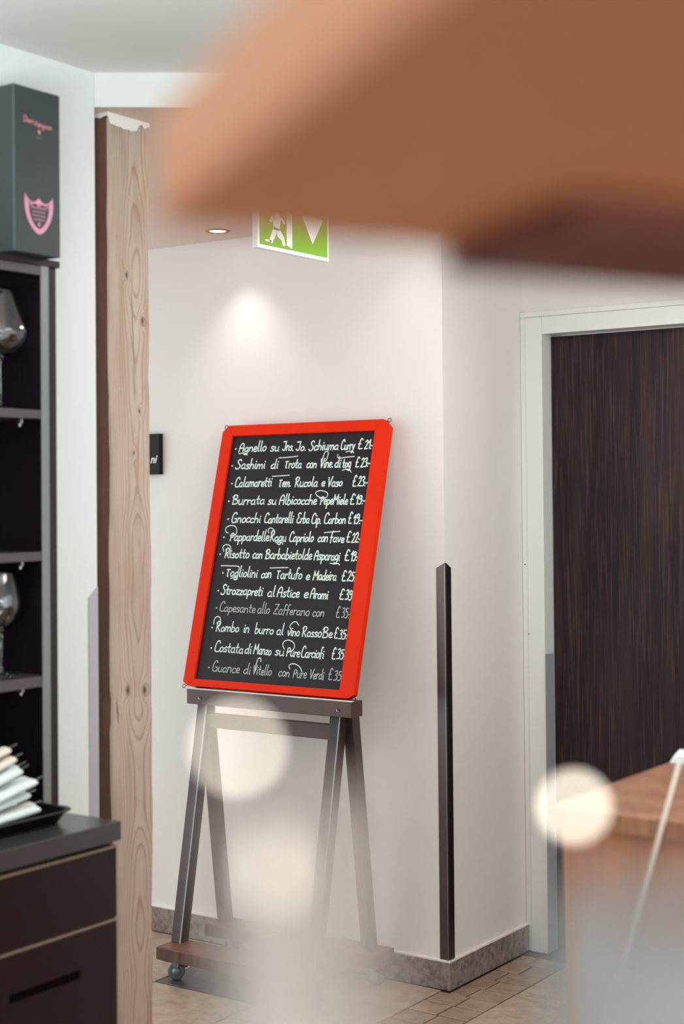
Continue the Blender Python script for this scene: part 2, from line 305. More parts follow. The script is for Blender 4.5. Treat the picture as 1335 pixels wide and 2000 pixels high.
# ------------------------------------------------------------------ handwriting: one polyline per stroke, x-height 4, ascender 9
F = {
'a': (4.0, [[(3, 3.6), (1.6, 4), (.4, 2.6), (.5, .8), (1.6, 0), (2.9, 1.2), (3, 3.8)], [(3, 3.8), (3, .8), (3.7, 0)]]),
'b': (3.8, [[(.4, 9), (.5, 4), (.6, .4), (2, 0), (3.2, 1.4), (2.6, 3.6), (1.2, 3.8), (.6, 2.6)]]),
'c': (3.4, [[(3, 3.4), (1.7, 4), (.4, 2.6), (.5, .8), (1.6, 0), (3, .6)]]),
'd': (4.0, [[(3, 3.6), (1.6, 4), (.4, 2.6), (.5, .8), (1.6, 0), (2.9, 1.2)], [(3, 8.8), (3, 4), (3, .7), (3.6, 0)]]),
'e': (3.3, [[(.5, 1.8), (2.7, 2.4), (2.2, 3.9), (1, 3.8), (.4, 2.2), (.7, .5), (1.8, 0), (3, .5)]]),
'f': (3.0, [[(2.6, 8.4), (1.6, 9), (1, 7.6), (1, 3), (1, -.5)], [(.1, 4), (2.4, 4.1)]]),
'g': (4.0, [[(3, 3.6), (1.6, 4), (.4, 2.6), (.6, .7), (1.8, .2), (2.9, 1.4)], [(3, 3.9), (3, -1.6), (1.8, -2.8), (.2, -2.2)]]),
'h': (4.0, [[(.5, 9), (.5, 4), (.5, 0)], [(.5, 2.4), (1.8, 4), (3, 3), (3.1, 0)]]),
'i': (1.9, [[(.7, 4), (.7, .8), (1.3, 0)], [(.8, 5.8), (.9, 6.1)]]),
'l': (2.2, [[(.7, 9), (.7, 4), (.8, .8), (1.7, 0)]]),
'm': (5.6, [[(.4, 4), (.4, 0)], [(.4, 2.6), (1.5, 4), (2.4, 3), (2.5, 0)], [(2.5, 2.6), (3.7, 4), (4.6, 3), (4.8, 0)]]),
'n': (4.0, [[(.4, 4), (.4, 0)], [(.4, 2.4), (1.7, 4), (2.9, 3), (3.1, 0)]]),
'o': (3.7, [[(1.8, 4), (.5, 2.8), (.5, .9), (1.7, 0), (3, 1), (3, 3), (1.8, 4)]]),
'p': (3.8, [[(.5, 4), (.5, -3)], [(.5, 3), (1.8, 4), (3.1, 2.8), (2.8, .8), (1.6, .1), (.5, 1)]]),
'r': (2.9, [[(.4, 4), (.5, 0)], [(.5, 2.2), (1.4, 3.9), (2.6, 3.6)]]),
's': (3.2, [[(2.7, 3.5), (1.6, 4.1), (.6, 3.2), (1.4, 2.2), (2.5, 1.4), (2, .1), (.3, .3)]]),
't': (3.0, [[(1.1, 7.4), (1.1, 3), (1.3, .6), (2.4, .1)], [(.1, 4.4), (2.4, 4.5)]]),
'u': (4.0, [[(.4, 4), (.5, 1), (1.6, 0), (2.9, 1.2), (3, 4)], [(3, 4), (3, .7), (3.6, 0)]]),
'v': (3.6, [[(.3, 4), (1.6, 0), (3, 4)]]),
'y': (3.8, [[(.3, 4), (1.7, .4)], [(3.1, 4), (1.8, 0), (.7, -2.8), (.1, -2.4)]]),
'z': (3.5, [[(.4, 3.9), (2.9, 3.9)], [(2.9, 3.9), (.4, .2)], [(.4, .2), (3, .1)]]),
'A': (5.0, [[(.4, 0), (.6, 5), (2.2, 8), (3.8, 6), (4, 0)], [(.6, 3.4), (3.9, 3.6)]]),
'B': (5.2, [[(1, 8.2), (1, 0)], [(.1, 6.4), (1, 8.4), (3.2, 8.2), (3.6, 6), (1.4, 4.6)], [(1.4, 4.6), (4.2, 3.6), (4, .6), (1.2, .1)]]),
'C': (4.6, [[(4.1, 7), (3, 8.8), (1.3, 7.8), (.5, 4), (.9, .8), (2.6, 0), (4.3, .5)]]),
'D': (5.0, [[(.8, 8), (.8, 0)], [(.1, 7.6), (2.6, 8.4), (4.4, 5.6), (4, 1.6), (1.6, 0), (.4, .2)]]),
'E': (4.4, [[(3.9, 7.4), (2, 8.4), (.8, 6.6), (2.2, 4.6)], [(2.2, 4.6), (.5, 3), (.9, .6), (2.6, 0), (4, .7)]]),
'G': (5.2, [[(3.9, 7), (2.9, 8.6), (1.2, 7.4), (.5, 4), (1, .8), (2.6, 0), (4.1, 1)], [(2.6, 3.4), (4.2, 3.2), (4.2, .2)]]),
'J': (4.4, [[(.2, 7.6), (3.4, 7.9)], [(3.2, 7.9), (3.2, 1.4), (2, 0), (.4, 1.2)]]),
'M': (6.2, [[(.5, 0), (.8, 8)], [(.8, 8), (2.8, 3.4), (4.8, 8)], [(4.8, 8), (5.2, 0)]]),
'P': (4.6, [[(1, 6), (1, 0)], [(1, 6), (2.6, 6.6), (3.8, 5), (2.6, 3.2), (1, 3)]]),
'R': (5.0, [[(.9, 8), (1, 0)], [(.1, 6.6), (1.2, 8.5), (3.4, 7.8), (3, 5), (1.2, 4)], [(1.4, 4), (4.4, 0)]]),
'S': (4.8, [[(4, 7.4), (2.8, 8.8), (1.2, 7.4), (2, 5.2), (3.7, 3), (3, .4), (1, 0), (.1, 1.2)]]),
'T': (4.2, [[(1.6, 5.6), (1.6, .6), (2.4, 0)], [(.4, 5.8), (3.2, 5.9)]]),
'V': (4.4, [[(.4, 7.6), (1.4, 3), (2, 0)], [(2, 0), (3.2, 4.6), (4, 8.2)]]),
'Z': (4.8, [[(.6, 7.8), (4, 8)], [(4, 8), (.6, .3)], [(.6, .3), (4.4, .2)], [(1.4, 4), (3.6, 4.2)]]),
'1': (2.8, [[(.3, 5), (1.9, 7.6)], [(1.9, 7.6), (1.9, 0)]]),
'2': (4.2, [[(.5, 6.2), (1.8, 7.8), (3.3, 6.4), (2.4, 3.4), (.4, .2)], [(.4, .2), (3.7, .3)]]),
'3': (4.0, [[(.5, 7), (2, 7.8), (3.1, 6.4), (1.6, 4.4)], [(1.6, 4.4), (3.4, 3), (2.8, .6), (.4, .3)]]),
'5': (4.0, [[(3.4, 7.6), (1, 7.5)], [(1, 7.5), (.8, 4.6)], [(.8, 4.6), (2.6, 4.8), (3.4, 2.6), (2.4, .3), (.4, .3)]]),
'9': (4.2, [[(3.2, 6.6), (1.6, 7.8), (.5, 6), (1.4, 4.4), (3.2, 5.6)], [(3.3, 7), (3.3, 2), (2, 0), (.6, .6)]]),
'£': (4.2, [[(3.2, 8.2), (2, 9.6), (1.2, 8), (1, 4), (1, .6), (2.2, .1), (3.8, .3)], [(.3, 4.5), (2.2, 4.6)]]),
'.': (1.6, [[(.6, .1), (.9, .2)]]), ':': (1.6, [[(.6, .3), (.8, .5)], [(.6, 3), (.8, 3.2)]]), '-': (2.4, [[(.2, 2.6), (1.9, 2.8)]]), '·': (1.0, [[(.2, 3), (.6, 3.1)]]),
}
F['é'] = (F['e'][0], F['e'][1]+[[(1.4, 5), (2.2, 6.2)]])
def ribbon(bm, pts, w, y, hseed):
    """flat chalk stroke in the x,z plane at depth y, ends narrowed a little, square caps"""
    pts = [Vector((p[0], p[1])) for p in pts]; L = R_ = None; prev = None
    n = len(pts)
    for i, p in enumerate(pts):
        d = pts[min(i+1, n-1)]-pts[max(i-1, 0)]
        if d.length < 1e-9: d = Vector((1, 0))
        d.normalize(); nn = Vector((-d.y, d.x)); ww = w*.5*(.85+.3*abs(sin(hseed+i*1.7)))
        if i == 0: p = p-d*w*.4
        if i == n-1: p = p+d*w*.4
        a = p+nn*ww; b = p-nn*ww
        cur = (bm.verts.new((a.x, y, a.y)), bm.verts.new((b.x, y, b.y)))
        if prev: bm.faces.new((prev[0], prev[1], cur[1], cur[0]))
        prev = cur
def write(bm, text, u0, u1, v0, unit, w, y, jitter=1.0, slant=.06):
    tot = sum(F[c][0] for c in text) or 1; sx = (u1-u0)/tot; x = u0
    for c in text:
        adv, strokes = F[c]; jy = random.uniform(-.25, .25)*jitter; js = random.uniform(.93, 1.07)
        for st in strokes:
            pts = [(x+(px_+slant*pz*1.4)*sx, v0+(pz*js+jy)*unit) for px_, pz in st]
            ribbon(bm, catmull(pts), w, y, x*100)
        x += adv*sx
LINES = [
    [('·', 0.06, 0.785, 0.062, 0.785), ('Agnello', 0.073, 0.785, 0.189, 0.784), ('su', 0.205, 0.784, 0.243, 0.784), ('Jns.', 0.254, 0.784, 0.302, 0.784), ('Jo.', 0.309, 0.783, 0.352, 0.783), ('Schiuma', 0.362, 0.783, 0.479, 0.782), ('Curry', 0.487, 0.782, 0.542, 0.782), ('£', 0.552, 0.782, 0.571, 0.782), ('21:-', 0.578, 0.782, 0.613, 0.781)],
    [('·', 0.056, 0.726, 0.059, 0.726), ('Sashimi', 0.07, 0.726, 0.196, 0.725), ('di', 0.218, 0.725, 0.25, 0.725), ('Trota', 0.274, 0.725, 0.344, 0.725), ('con', 0.363, 0.724, 0.404, 0.724), ('Vine.', 0.415, 0.724, 0.469, 0.724), ('di', 0.473, 0.724, 0.498, 0.724), ('tog', 0.503, 0.723, 0.537, 0.723), ('£', 0.552, 0.723, 0.568, 0.723), ('23:-', 0.573, 0.723, 0.609, 0.723)],
    [('·', 0.066, 0.665, 0.068, 0.665), ('Calamaretti', 0.079, 0.665, 0.234, 0.664), ('Tem.', 0.261, 0.663, 0.312, 0.663), ('Rucola', 0.325, 0.663, 0.418, 0.662), ('e', 0.432, 0.662, 0.447, 0.662), ('Vaso', 0.455, 0.662, 0.514, 0.661), ('£', 0.551, 0.661, 0.567, 0.661), ('23:-', 0.572, 0.661, 0.609, 0.66)],
    [('·', 0.065, 0.605, 0.067, 0.605), ('Burrata', 0.077, 0.605, 0.216, 0.604), ('su', 0.228, 0.604, 0.264, 0.604), ('Albicocche', 0.274, 0.604, 0.424, 0.603), ('PepeMiele', 0.436, 0.603, 0.544, 0.602), ('£', 0.55, 0.602, 0.57, 0.602), ('19:-', 0.573, 0.602, 0.61, 0.602)],
    [('·', 0.074, 0.544, 0.077, 0.544), ('Gnocchi', 0.087, 0.544, 0.211, 0.543), ('Cantarelli', 0.224, 0.543, 0.343, 0.542), ('Erba', 0.355, 0.542, 0.406, 0.542), ('Cip.', 0.413, 0.541, 0.453, 0.541), ('Carbon', 0.462, 0.541, 0.547, 0.541), ('£', 0.554, 0.541, 0.57, 0.54), ('19:-', 0.573, 0.54, 0.61, 0.54)],
    [('·', 0.068, 0.483, 0.071, 0.483), ('Pappardelle', 0.092, 0.483, 0.256, 0.482), ('Ragu', 0.258, 0.482, 0.325, 0.482), ('Capriolo', 0.336, 0.482, 0.433, 0.482), ('con', 0.449, 0.482, 0.489, 0.482), ('fave', 0.495, 0.481, 0.551, 0.481), ('£', 0.557, 0.481, 0.574, 0.481), ('22:-', 0.578, 0.481, 0.613, 0.481)],
    [('·', 0.063, 0.426, 0.066, 0.426), ('Risotto', 0.081, 0.426, 0.186, 0.425), ('con', 0.199, 0.425, 0.24, 0.425), ('Barbabietolde', 0.249, 0.425, 0.436, 0.424), ('Asparagi', 0.444, 0.424, 0.544, 0.424), ('£', 0.559, 0.424, 0.579, 0.423), ('19:-', 0.583, 0.423, 0.615, 0.423)],
    [('·', 0.087, 0.364, 0.09, 0.364), ('Tagliolini', 0.1, 0.364, 0.232, 0.363), ('con', 0.246, 0.362, 0.288, 0.362), ('Tartufo', 0.306, 0.362, 0.409, 0.361), ('e', 0.423, 0.361, 0.44, 0.361), ('Madeira', 0.451, 0.361, 0.541, 0.36), ('£', 0.559, 0.36, 0.577, 0.359), ('25:-', 0.581, 0.359, 0.619, 0.359)],
    [('·', 0.079, 0.305, 0.082, 0.305), ('Strozzapreti', 0.091, 0.305, 0.264, 0.303), ('al', 0.282, 0.303, 0.313, 0.303), ('Astice', 0.32, 0.303, 0.409, 0.302), ('e', 0.425, 0.302, 0.444, 0.302), ('Aromi', 0.45, 0.302, 0.52, 0.301), ('£', 0.56, 0.301, 0.579, 0.301), ('39:-', 0.583, 0.301, 0.622, 0.3)],
    [('·', 0.083, 0.248, 0.085, 0.248), ('Capesante', 0.095, 0.248, 0.244, 0.247), ('allo', 0.252, 0.247, 0.302, 0.247), ('Zafferano', 0.315, 0.247, 0.458, 0.246), ('con', 0.469, 0.246, 0.515, 0.246), ('£', 0.557, 0.245, 0.573, 0.245), ('35:-', 0.578, 0.245, 0.615, 0.245)],
    [('·', 0.077, 0.183, 0.079, 0.183), ('Rombo', 0.092, 0.183, 0.19, 0.183), ('in', 0.207, 0.183, 0.232, 0.182), ('burro', 0.253, 0.182, 0.329, 0.182), ('al', 0.34, 0.182, 0.369, 0.182), ('vino', 0.383, 0.182, 0.431, 0.181), ('Rosso', 0.438, 0.181, 0.515, 0.181), ('Be', 0.515, 0.181, 0.556, 0.181), ('£', 0.561, 0.181, 0.576, 0.181), ('35:-', 0.579, 0.18, 0.618, 0.18)],
    [('·', 0.087, 0.117, 0.09, 0.117), ('Costata', 0.1, 0.117, 0.22, 0.117), ('di', 0.225, 0.117, 0.254, 0.117), ('Manzo', 0.26, 0.117, 0.332, 0.117), ('su', 0.345, 0.117, 0.383, 0.117), ('Pure', 0.389, 0.117, 0.443, 0.117), ('Carciofi', 0.447, 0.117, 0.535, 0.117), ('£', 0.562, 0.117, 0.578, 0.117), ('35:-', 0.582, 0.117, 0.62, 0.117)],
    [('·', 0.09, 0.054, 0.093, 0.054), ('Guance', 0.103, 0.054, 0.217, 0.053), ('di', 0.232, 0.053, 0.263, 0.053), ('Vitello', 0.268, 0.053, 0.345, 0.053), ('con', 0.371, 0.053, 0.416, 0.053), ('Pure', 0.426, 0.053, 0.48, 0.053), ('Verdi', 0.49, 0.053, 0.546, 0.053), ('£', 0.56, 0.053, 0.577, 0.053), ('35:', 0.581, 0.053, 0.615, 0.053)],
]
FLOURISHES = [
    [(0.246, 0.76), (0.284, 0.761), (0.322, 0.764)],
    [(0.48, 0.766), (0.484, 0.754), (0.515, 0.756), (0.545, 0.758)],
    [(0.231, 0.698), (0.267, 0.699), (0.3, 0.701)],
    [(0.47, 0.511), (0.501, 0.514), (0.53, 0.516)],
    [(0.075, 0.398), (0.113, 0.398), (0.15, 0.396), (0.149, 0.376)],
    [(0.277, 0.394), (0.313, 0.396), (0.348, 0.397)],
    [(0.42, 0.732), (0.423, 0.754), (0.429, 0.775), (0.439, 0.777), (0.442, 0.765), (0.438, 0.748)],
    [(0.439, 0.624), (0.421, 0.632), (0.415, 0.642), (0.432, 0.648), (0.456, 0.643), (0.463, 0.633), (0.455, 0.624), (0.432, 0.623)],
    [(0.084, 0.508), (0.073, 0.512), (0.071, 0.526), (0.089, 0.533), (0.109, 0.53), (0.118, 0.516), (0.115, 0.502), (0.093, 0.5)],
    [(0.251, 0.509), (0.247, 0.519), (0.253, 0.525), (0.265, 0.523), (0.274, 0.513), (0.269, 0.503)],
    [(0.076, 0.446), (0.071, 0.462), (0.084, 0.469), (0.1, 0.464), (0.105, 0.451), (0.1, 0.436)],
    [(0.381, 0.138), (0.372, 0.151), (0.377, 0.163), (0.395, 0.167), (0.414, 0.158), (0.418, 0.145), (0.41, 0.134), (0.392, 0.131)],
    [(0.413, 0.078), (0.408, 0.087), (0.417, 0.094), (0.435, 0.093), (0.451, 0.084), (0.46, 0.072)],
    [(0.278, 0.065), (0.279, 0.084), (0.284, 0.103), (0.293, 0.105), (0.296, 0.094)],
    [(0.082, 0.205), (0.082, 0.22), (0.09, 0.23), (0.104, 0.227), (0.108, 0.214), (0.102, 0.196)],
    [(0.398, 0.199), (0.389, 0.21), (0.399, 0.223), (0.412, 0.225), (0.423, 0.215)],
    [(0.076, 0.778), (0.094, 0.78), (0.109, 0.777), (0.112, 0.772)],
    [(0.51, 0.773), (0.526, 0.776), (0.538, 0.773), (0.541, 0.769)],
    [(0.506, 0.713), (0.52, 0.717), (0.534, 0.714), (0.541, 0.706)],
    [(0.509, 0.414), (0.525, 0.412), (0.541, 0.413), (0.545, 0.409)],
    [(0.285, 0.477), (0.302, 0.479), (0.313, 0.476), (0.313, 0.472)],
    [(0.123, 0.357), (0.14, 0.36), (0.152, 0.356)],
]
M['cabinet_top'] = plain('dark_worktop', s(.26, .25, .26), .22, var=.08, nscale=10)
M['cabinet_front'] = plain('black_brown_front', s(.105, .065, .09), .30, var=.2, nscale=4, bump=.03)
M['handle_dark'] = plain('dark_handle', s(.03, .015, .02), .7, Specular_IOR_Level=.05)
M['tan'] = walnut('tan_panel', s(.74, .48, .31), s(.68, .43, .28), s(.55, .36, .24))
M['pole'] = plain('white_pole', s(.84, .79, .74), .5)
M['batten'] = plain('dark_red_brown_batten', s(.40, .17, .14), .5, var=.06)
M['strip_warm'] = plain('warm_metal_strip', s(.62, .55, .49), .4, .5)
# ------------------------------------------------------------------ the setting
XB, YB = -2.4695, 4.078            # outer corner of the back wall
# floor: grout bed + tiles
fl = struct(box('floor', -4.9, 3.0, -3.2, 5.2, -.12, -.006, 'grout'))
def tile(x0, x1, y0, y1, m, gap=.003, dz=0.0):
    g = gap; jx = random.uniform(-.0015, .0015)
    bm = bmesh.new(); cx, cy = (x0+x1)/2, (y0+y1)/2; hx, hy = (x1-x0)/2-g, (y1-y0)/2-g; c = .0025
    a = [bm.verts.new((sx*hx+jx, sy*hy, -.006)) for sx, sy in ((-1, -1), (1, -1), (1, 1), (-1, 1))]
    b = [bm.verts.new((sx*hx+jx, sy*hy, dz-.0015)) for sx, sy in ((-1, -1), (1, -1), (1, 1), (-1, 1))]
    t_ = [bm.verts.new((sx*(hx-c)+jx, sy*(hy-c), dz)) for sx, sy in ((-1, -1), (1, -1), (1, 1), (-1, 1))]
    for p, q in ((a, b), (b, t_)):
        for i in range(4): j = (i+1) % 4; bm.faces.new((p[i], p[j], q[j], q[i]))
    bm.faces.new(t_); bm.faces.new(a)
    o = obj('tile', bm, m, fl); o.location = (cx, cy, 0); return o
XA, XC = -2.485, -2.278
ys = [1.798+.0939*k for k in range(30)]
for k in range(len(ys)-1):
    sh = .018*(k % 2)
    xm = (XA+XC)/2+random.uniform(-.008, .008)+sh-.009
    y0, y1 = ys[k], ys[k+1]
    if y1 < YB-.012: tile(XA, xm, y0, y1, 'tile_small', .0028, random.uniform(-.0012, 0))
    else: tile(max(XA, XB+.016), xm, y0, y1, 'tile_small', .0028, random.uniform(-.0012, 0))
    tile(xm, XC, y0, y1, 'tile_small', .0028, random.uniform(-.0012, 0))
for i in range(5):
    x0 = XC+.6*i
    for j in range(9):
        y0 = 4.58-.62*(j+1)+(.0 if i % 2 else .2)
        tile(x0, x0+.6, y0, min(y0+.62, 4.59), 'tile')
xs = [-4.5, -4.08, -3.68, -3.28, -2.88, XA]
for i in range(5):
    tile(xs[i], xs[i+1], 3.644, YB-.012, 'tile_dark' if i == 3 else 'tile')
    for (a, b) in ((3.24, 3.644), (2.84, 3.24), (2.62, 2.84)): tile(xs[i], xs[i+1], a, b, 'tile')

# walls (left wall has a full-height niche that takes the cabinets)
bm = bmesh.new()
bxm(bm, -2.72, -2.426, 2.300, 2.5135, 0, 2.467)
bxm(bm, -2.72, -2.426, -3.0, 2.300, 2.008, 2.467)
bxm(bm, -2.72, -2.426, -3.0, 0.60, 0, 2.008)
bxm(bm, -2.80, -2.72, -3.0, 2.5135, 0, 2.467)
struct(obj('wall_left', bm, 'paint_cool'))
struct(box('wall_back', -4.8, XB, YB, 4.85, 0, 2.39, 'paint_warm'))
DX0, DX1, DZ = -2.4685, -1.37, 2.123
YD = 4.6005
bm = bmesh.new()
bxm(bm, DX1-.02, 3.0, YD, 4.85, 0, 2.467); bxm(bm, XB-.05, DX0+.02, YD+.101, 4.85, 0, 2.467); bxm(bm, XB, DX1-.02, YD, 4.85, DZ-.002, 2.467)
struct(obj('wall_door_side', bm, 'paint_warm'))
bm = bmesh.new(); prism(bm, [(-4.8, 2.5135), (-2.426, 2.5135), (.95, 5.052), (-4.8, 5.052)], 2.39, 2.467)
struct(obj('ceiling_corridor', bm, 'paint_rose'))
bm = bmesh.new(); prism(bm, [(-2.426, 2.5135), (.95, 5.052), (.9512, 5.0504), (-2.4248, 2.5119)], 2.3895, 2.467)
struct(obj('trim_1', bm, 'paint_ceiling'))
struct(box('ceiling', -4.8, 3.0, -3.0, 5.06, 2.467, 2.6, 'paint_ceiling'))
# skirting stone with a white caulk bead on top
def skirting(name, x0, x1, y0, y1, h=.0845):
    o = struct(box(name, x0, x1, y0, y1, 0, h, 'skirting', bevel=.0015))
    o['kind'] = 'structure'; return o
sb = skirting('baseboard_back', -4.8, XB+.0, YB-.012, YB)
box('caulk_line', -4.8, XB+.003, YB-.010, YB, .0845, .089, 'caulk', sb)
ss = skirting('baseboard_side', XB, XB+.012, YB-.012, YD-.004)
box('caulk_line', XB, XB+.010, YB-.009, YD-.004, .0845, .089, 'caulk', ss)
sd = skirting('baseboard_door_side', DX1+.0, 3.0, YD-.012, YD)

# door frame and door
df = struct(box('trim_2', DX0, DX0+.0205, YD-.022, YD+.10, 0, DZ-.0188, 'trim', bevel=.0015))
def tr(name, *a, m='trim', bevel=.0015): return box(name, *a, m, df, bevel)
tr('casing', DX0+.022, -2.386, YD-.028, YD+.10, 0, DZ-.020)
tr('casing', DX0, DX1, YD-.022, YD+.10, DZ-.0185, DZ)
tr('casing', -2.3855, -1.45, YD-.028, YD+.10, 2.045, DZ-.020)
tr('casing', -1.45, -1.391, YD-.028, YD+.10, 0, DZ-.020)
tr('casing', -1.389, DX1, YD-.022, YD+.10, 0, DZ-.020)
tr('edge_strip', -2.3858, -2.3835, YD-.030, YD+.030, .004, .985, m='steel_pale', bevel=.0005)
for zz in (1.28, 1.05):
    bm = bmesh.new(); bmesh.ops.create_uvsphere(bm, u_segments=8, v_segments=6, radius=.0022)
    o = obj('screw', bm, 'hook', df); o.location = (DX0+.009 if zz > 1.2 else DX0+.024, YD-.0225 if zz > 1.2 else YD-.0285, zz)
dr = struct(box('door_1', -2.383, -1.452, YD+.035, YD+.075, .006, 2.041, 'walnut', bevel=.001))
bm = bmesh.new(); tube(bm, [(-1.56, YD+.034, 1.05), (-1.56, YD-.01, 1.05), (-1.60, YD-.02, 1.05), (-1.68, YD-.02, 1.05)], .009, 10); obj('handle', bm, 'steel_light', dr, True)

# stainless corner guards with pointed tops
def guard(label, mirror, loc, top, two):
    bm = bmesh.new(); w, d, tp = .031, .0022, .017
    def plate(ax):
        pts = [(0, 0), (0, top), (-w if ax == 'y' else w, top-tp), (-w if ax == 'y' else w, 0)]
        if ax == 'y': prism(bm, [(a, b) for a, b in pts], -d, 0.0, 'y')
        else: prism(bm, [(a, b) for a, b in pts], 0.0, d, 'x')
    plate('y'); plate('x')
    o = obj('corner_guard', bm, 'steel_dark' if two else 'steel_light'); o.location = loc; tag(o, label, 'corner guard'); return o
g1 = guard('dark metal corner guard with pointed top on the right white wall corner', False, (XB+.0022, YB, .090), 1.216, True)
bm = bmesh.new(); bxm(bm, -.0016, -.0002, -.0029, -.0015, 0, 1.21); obj('edge_highlight', bm, 'steel_light', g1); 
# guard on the pier: visible plate lies on the left wall (x plane), the other on its end face
bm = bmesh.new(); prism(bm, [(0, 0), (0, 1.314), (-.029, 1.290), (-.029, 0)], 0, .0022, 'x'); prism(bm, [(0, 0), (-.029, 0), (-.029, 1.29), (0, 1.314)], 0, .0022, 'y')
o = obj('corner_guard', bm, 'steel_pale'); o.location = (-2.4258, 2.5137, 0.002); tag(o, 'pale metal corner guard with slanted tip on the white wall beside the timber post', 'corner guard')

# ------------------------------------------------------------------ timber post
PX, PY0, PY1 = -2.430, 2.5595, 2.6985
post = thing('timber_post', 'rough old pine timber post with knots and cracks', 'post', (PX, 2.629, 0))
bm = bmesh.new(); NZ = 90; hw = (PY1-PY0)/2; dep = .13
per = []
NP = 7
def edge(a, b, n): return [(a[0]+(b[0]-a[0])*i/n, a[1]+(b[1]-a[1])*i/n) for i in range(n)]
ch = .004
cor = [(0, -hw+ch), (0, hw-ch), (-ch, hw), (-dep+ch, hw), (-dep, hw-ch), (-dep, -hw+ch), (-dep+ch, -hw), (-ch, -hw)]
ring0 = []
for i in range(8): ring0 += edge(cor[i], cor[(i+1) % 8], 6 if i % 2 == 0 else 1)
rings = []
rnd = [random.uniform(-1, 1) for _ in range(4000)]
def sn(a, k): i = int(math.floor(a)); f = a-i; f = f*f*(3-2*f); return rnd[(i*7+k*131) % 4000]*(1-f)+rnd[((i+1)*7+k*131) % 4000]*f
for iz in range(NZ+1):
    z = 2.378*iz/NZ; rr = []
    for k, (x, y) in enumerate(ring0):
        edgey = 1.0 if abs(abs(y)-hw) < .006 else .25
        dy = (.0022*sn(z*2.1, 1 if y > 0 else 2)+.0016*sn(z*11, 3 if y > 0 else 4)+.0010*sn(z*31, 5 if y > 0 else 6))*edgey
        dx = .0010*sn(z*9, 7+k)
        if abs(y+hw) < .006 and x > -.01:                      # the dark hewn arris wanders and is chipped
            dy += .0035*max(0, sn(z*5.3, 9))+(.005 if .98 < z < 1.06 else 0)
        if abs(y-hw) < .006 and x > -.01:
            dy -= .004*max(0, 1-abs(z-1.80)/.035)+.003*max(0, 1-abs(z-1.42)/.02)
        rr.append(bm.verts.new((x+dx, y+dy, z)))
    rings.append(rr)
n = len(ring0)
for a, b in zip(rings, rings[1:]):
    for k in range(n):
        j = (k+1) % n; f = bm.faces.new((a[k], a[j], b[j], b[k]))
        m_ = (Vector(ring0[k])+Vector(ring0[j]))/2
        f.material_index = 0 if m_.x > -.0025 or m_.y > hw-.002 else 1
bm.faces.new(rings[0]); bm.faces.new(rings[-1])
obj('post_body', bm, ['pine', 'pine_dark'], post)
bm = bmesh.new(); path = [(.0015, -hw-.001), (.0015, hw+.001), (-dep-.001, hw+.001), (-dep-.001, -hw-.001)]
pp = []
for i in range(4): pp += edge(path[i], path[(i+1) % 4], 16)
top_ = [bm.verts.new((x, y, 2.3895)) for x, y in pp]; low = [bm.verts.new((x, y, 2.380-max(0, random.gauss(-.001, .004)) if i > 11 or i < 1 else 2.364-abs(random.gauss(0, .003)))) for i, (x, y) in enumerate(pp)]
for i in range(len(pp)): j = (i+1) % len(pp); bm.faces.new((low[i], low[j], top_[j], top_[i]))
bm.faces.new(top_)
obj('plaster_edge', bm, 'plaster', post)
bm = bmesh.new()                                               # two drying cracks
for (y0, z0, y1, z1, w_) in ((.004, 2.02, .014, 1.80, .0007), (.008, 1.82, .016, 1.74, .0006), (-.052, 1.06, -.046, 1.0, .0012)):
    N_ = 10; prev = None
    for i in range(N_+1):
        f = i/N_; y_ = y0+(y1-y0)*f+.0012*sin(i*2.3); z_ = z0+(z1-z0)*f; ww = w_*sin(pi*max(.05, min(.95, f)))
        cur = (bm.verts.new((.0013, y_-ww, z_)), bm.verts.new((.0013, y_+ww, z_)))
        if prev: bm.faces.new((prev[0], prev[1], cur[1], cur[0]))
        prev = cur
obj('crack', bm, 'plank_end', post)

# ------------------------------------------------------------------ display cabinet (hutch) in the niche
HX, HY = -2.326, 2.293
hut = thing('display_cabinet', 'tall black open shelf cabinet with grey edges, standing against the white wall', 'cabinet', (-2.45, 1.6, .872))
def hb(name, x0, x1, y0, y1, z0, z1, m, par=None, bevel=.0008):
    return box(name, x0+2.45, x1+2.45, y0-1.6, y1-1.6, z0-.872, z1-.872, m, par or hut, bevel)
hb('side_panel', -2.70, HX+.0, 2.270, HY, .872, 1.992, 'cabinet')
hb('side_panel', -2.70, HX, .64, .663, .872, 1.992, 'cabinet')
hb('back_panel', -2.712, -2.70, .64, HY, .872, 1.992, 'cabinet_in')
hb('top_panel', -2.70, HX+.006, .64, HY+.006, 1.992, 2.0065, 'cabinet')
hb('front_frame', HX, HX+.004, 2.2475, 2.2685, .872, 1.992, 'steel_frame')
hb('front_frame', HX, HX+.004, .664, 2.2475, 1.972, 1.991, 'shelf')
hb('front_frame', HX, HX+.004, .642, .664, .872, 1.991, 'steel_frame')
for z0, z1 in ((1.6765, 1.694), (1.385, 1.403), (1.1275, 1.149)):
    sh = hb('shelf', -2.70, HX+.002, .664, 2.269, z0, z1, 'shelf')
    bm = bmesh.new(); bxm(bm, -.012, 0, -.006, 0, -.010, 0); tube(bm, [(-.006, -.003, -.010), (-.006, -.003, -.016)], .003, 8)
    o = obj('shelf_clip', bm, 'steel_light', sh); o.location = (-2.345+2.45, 2.216-1.6, z0-.872)
# tall narrow divider far left
hb('divider', -2.70, HX, 1.45, 1.468, .872, 1.992, 'cabinet')

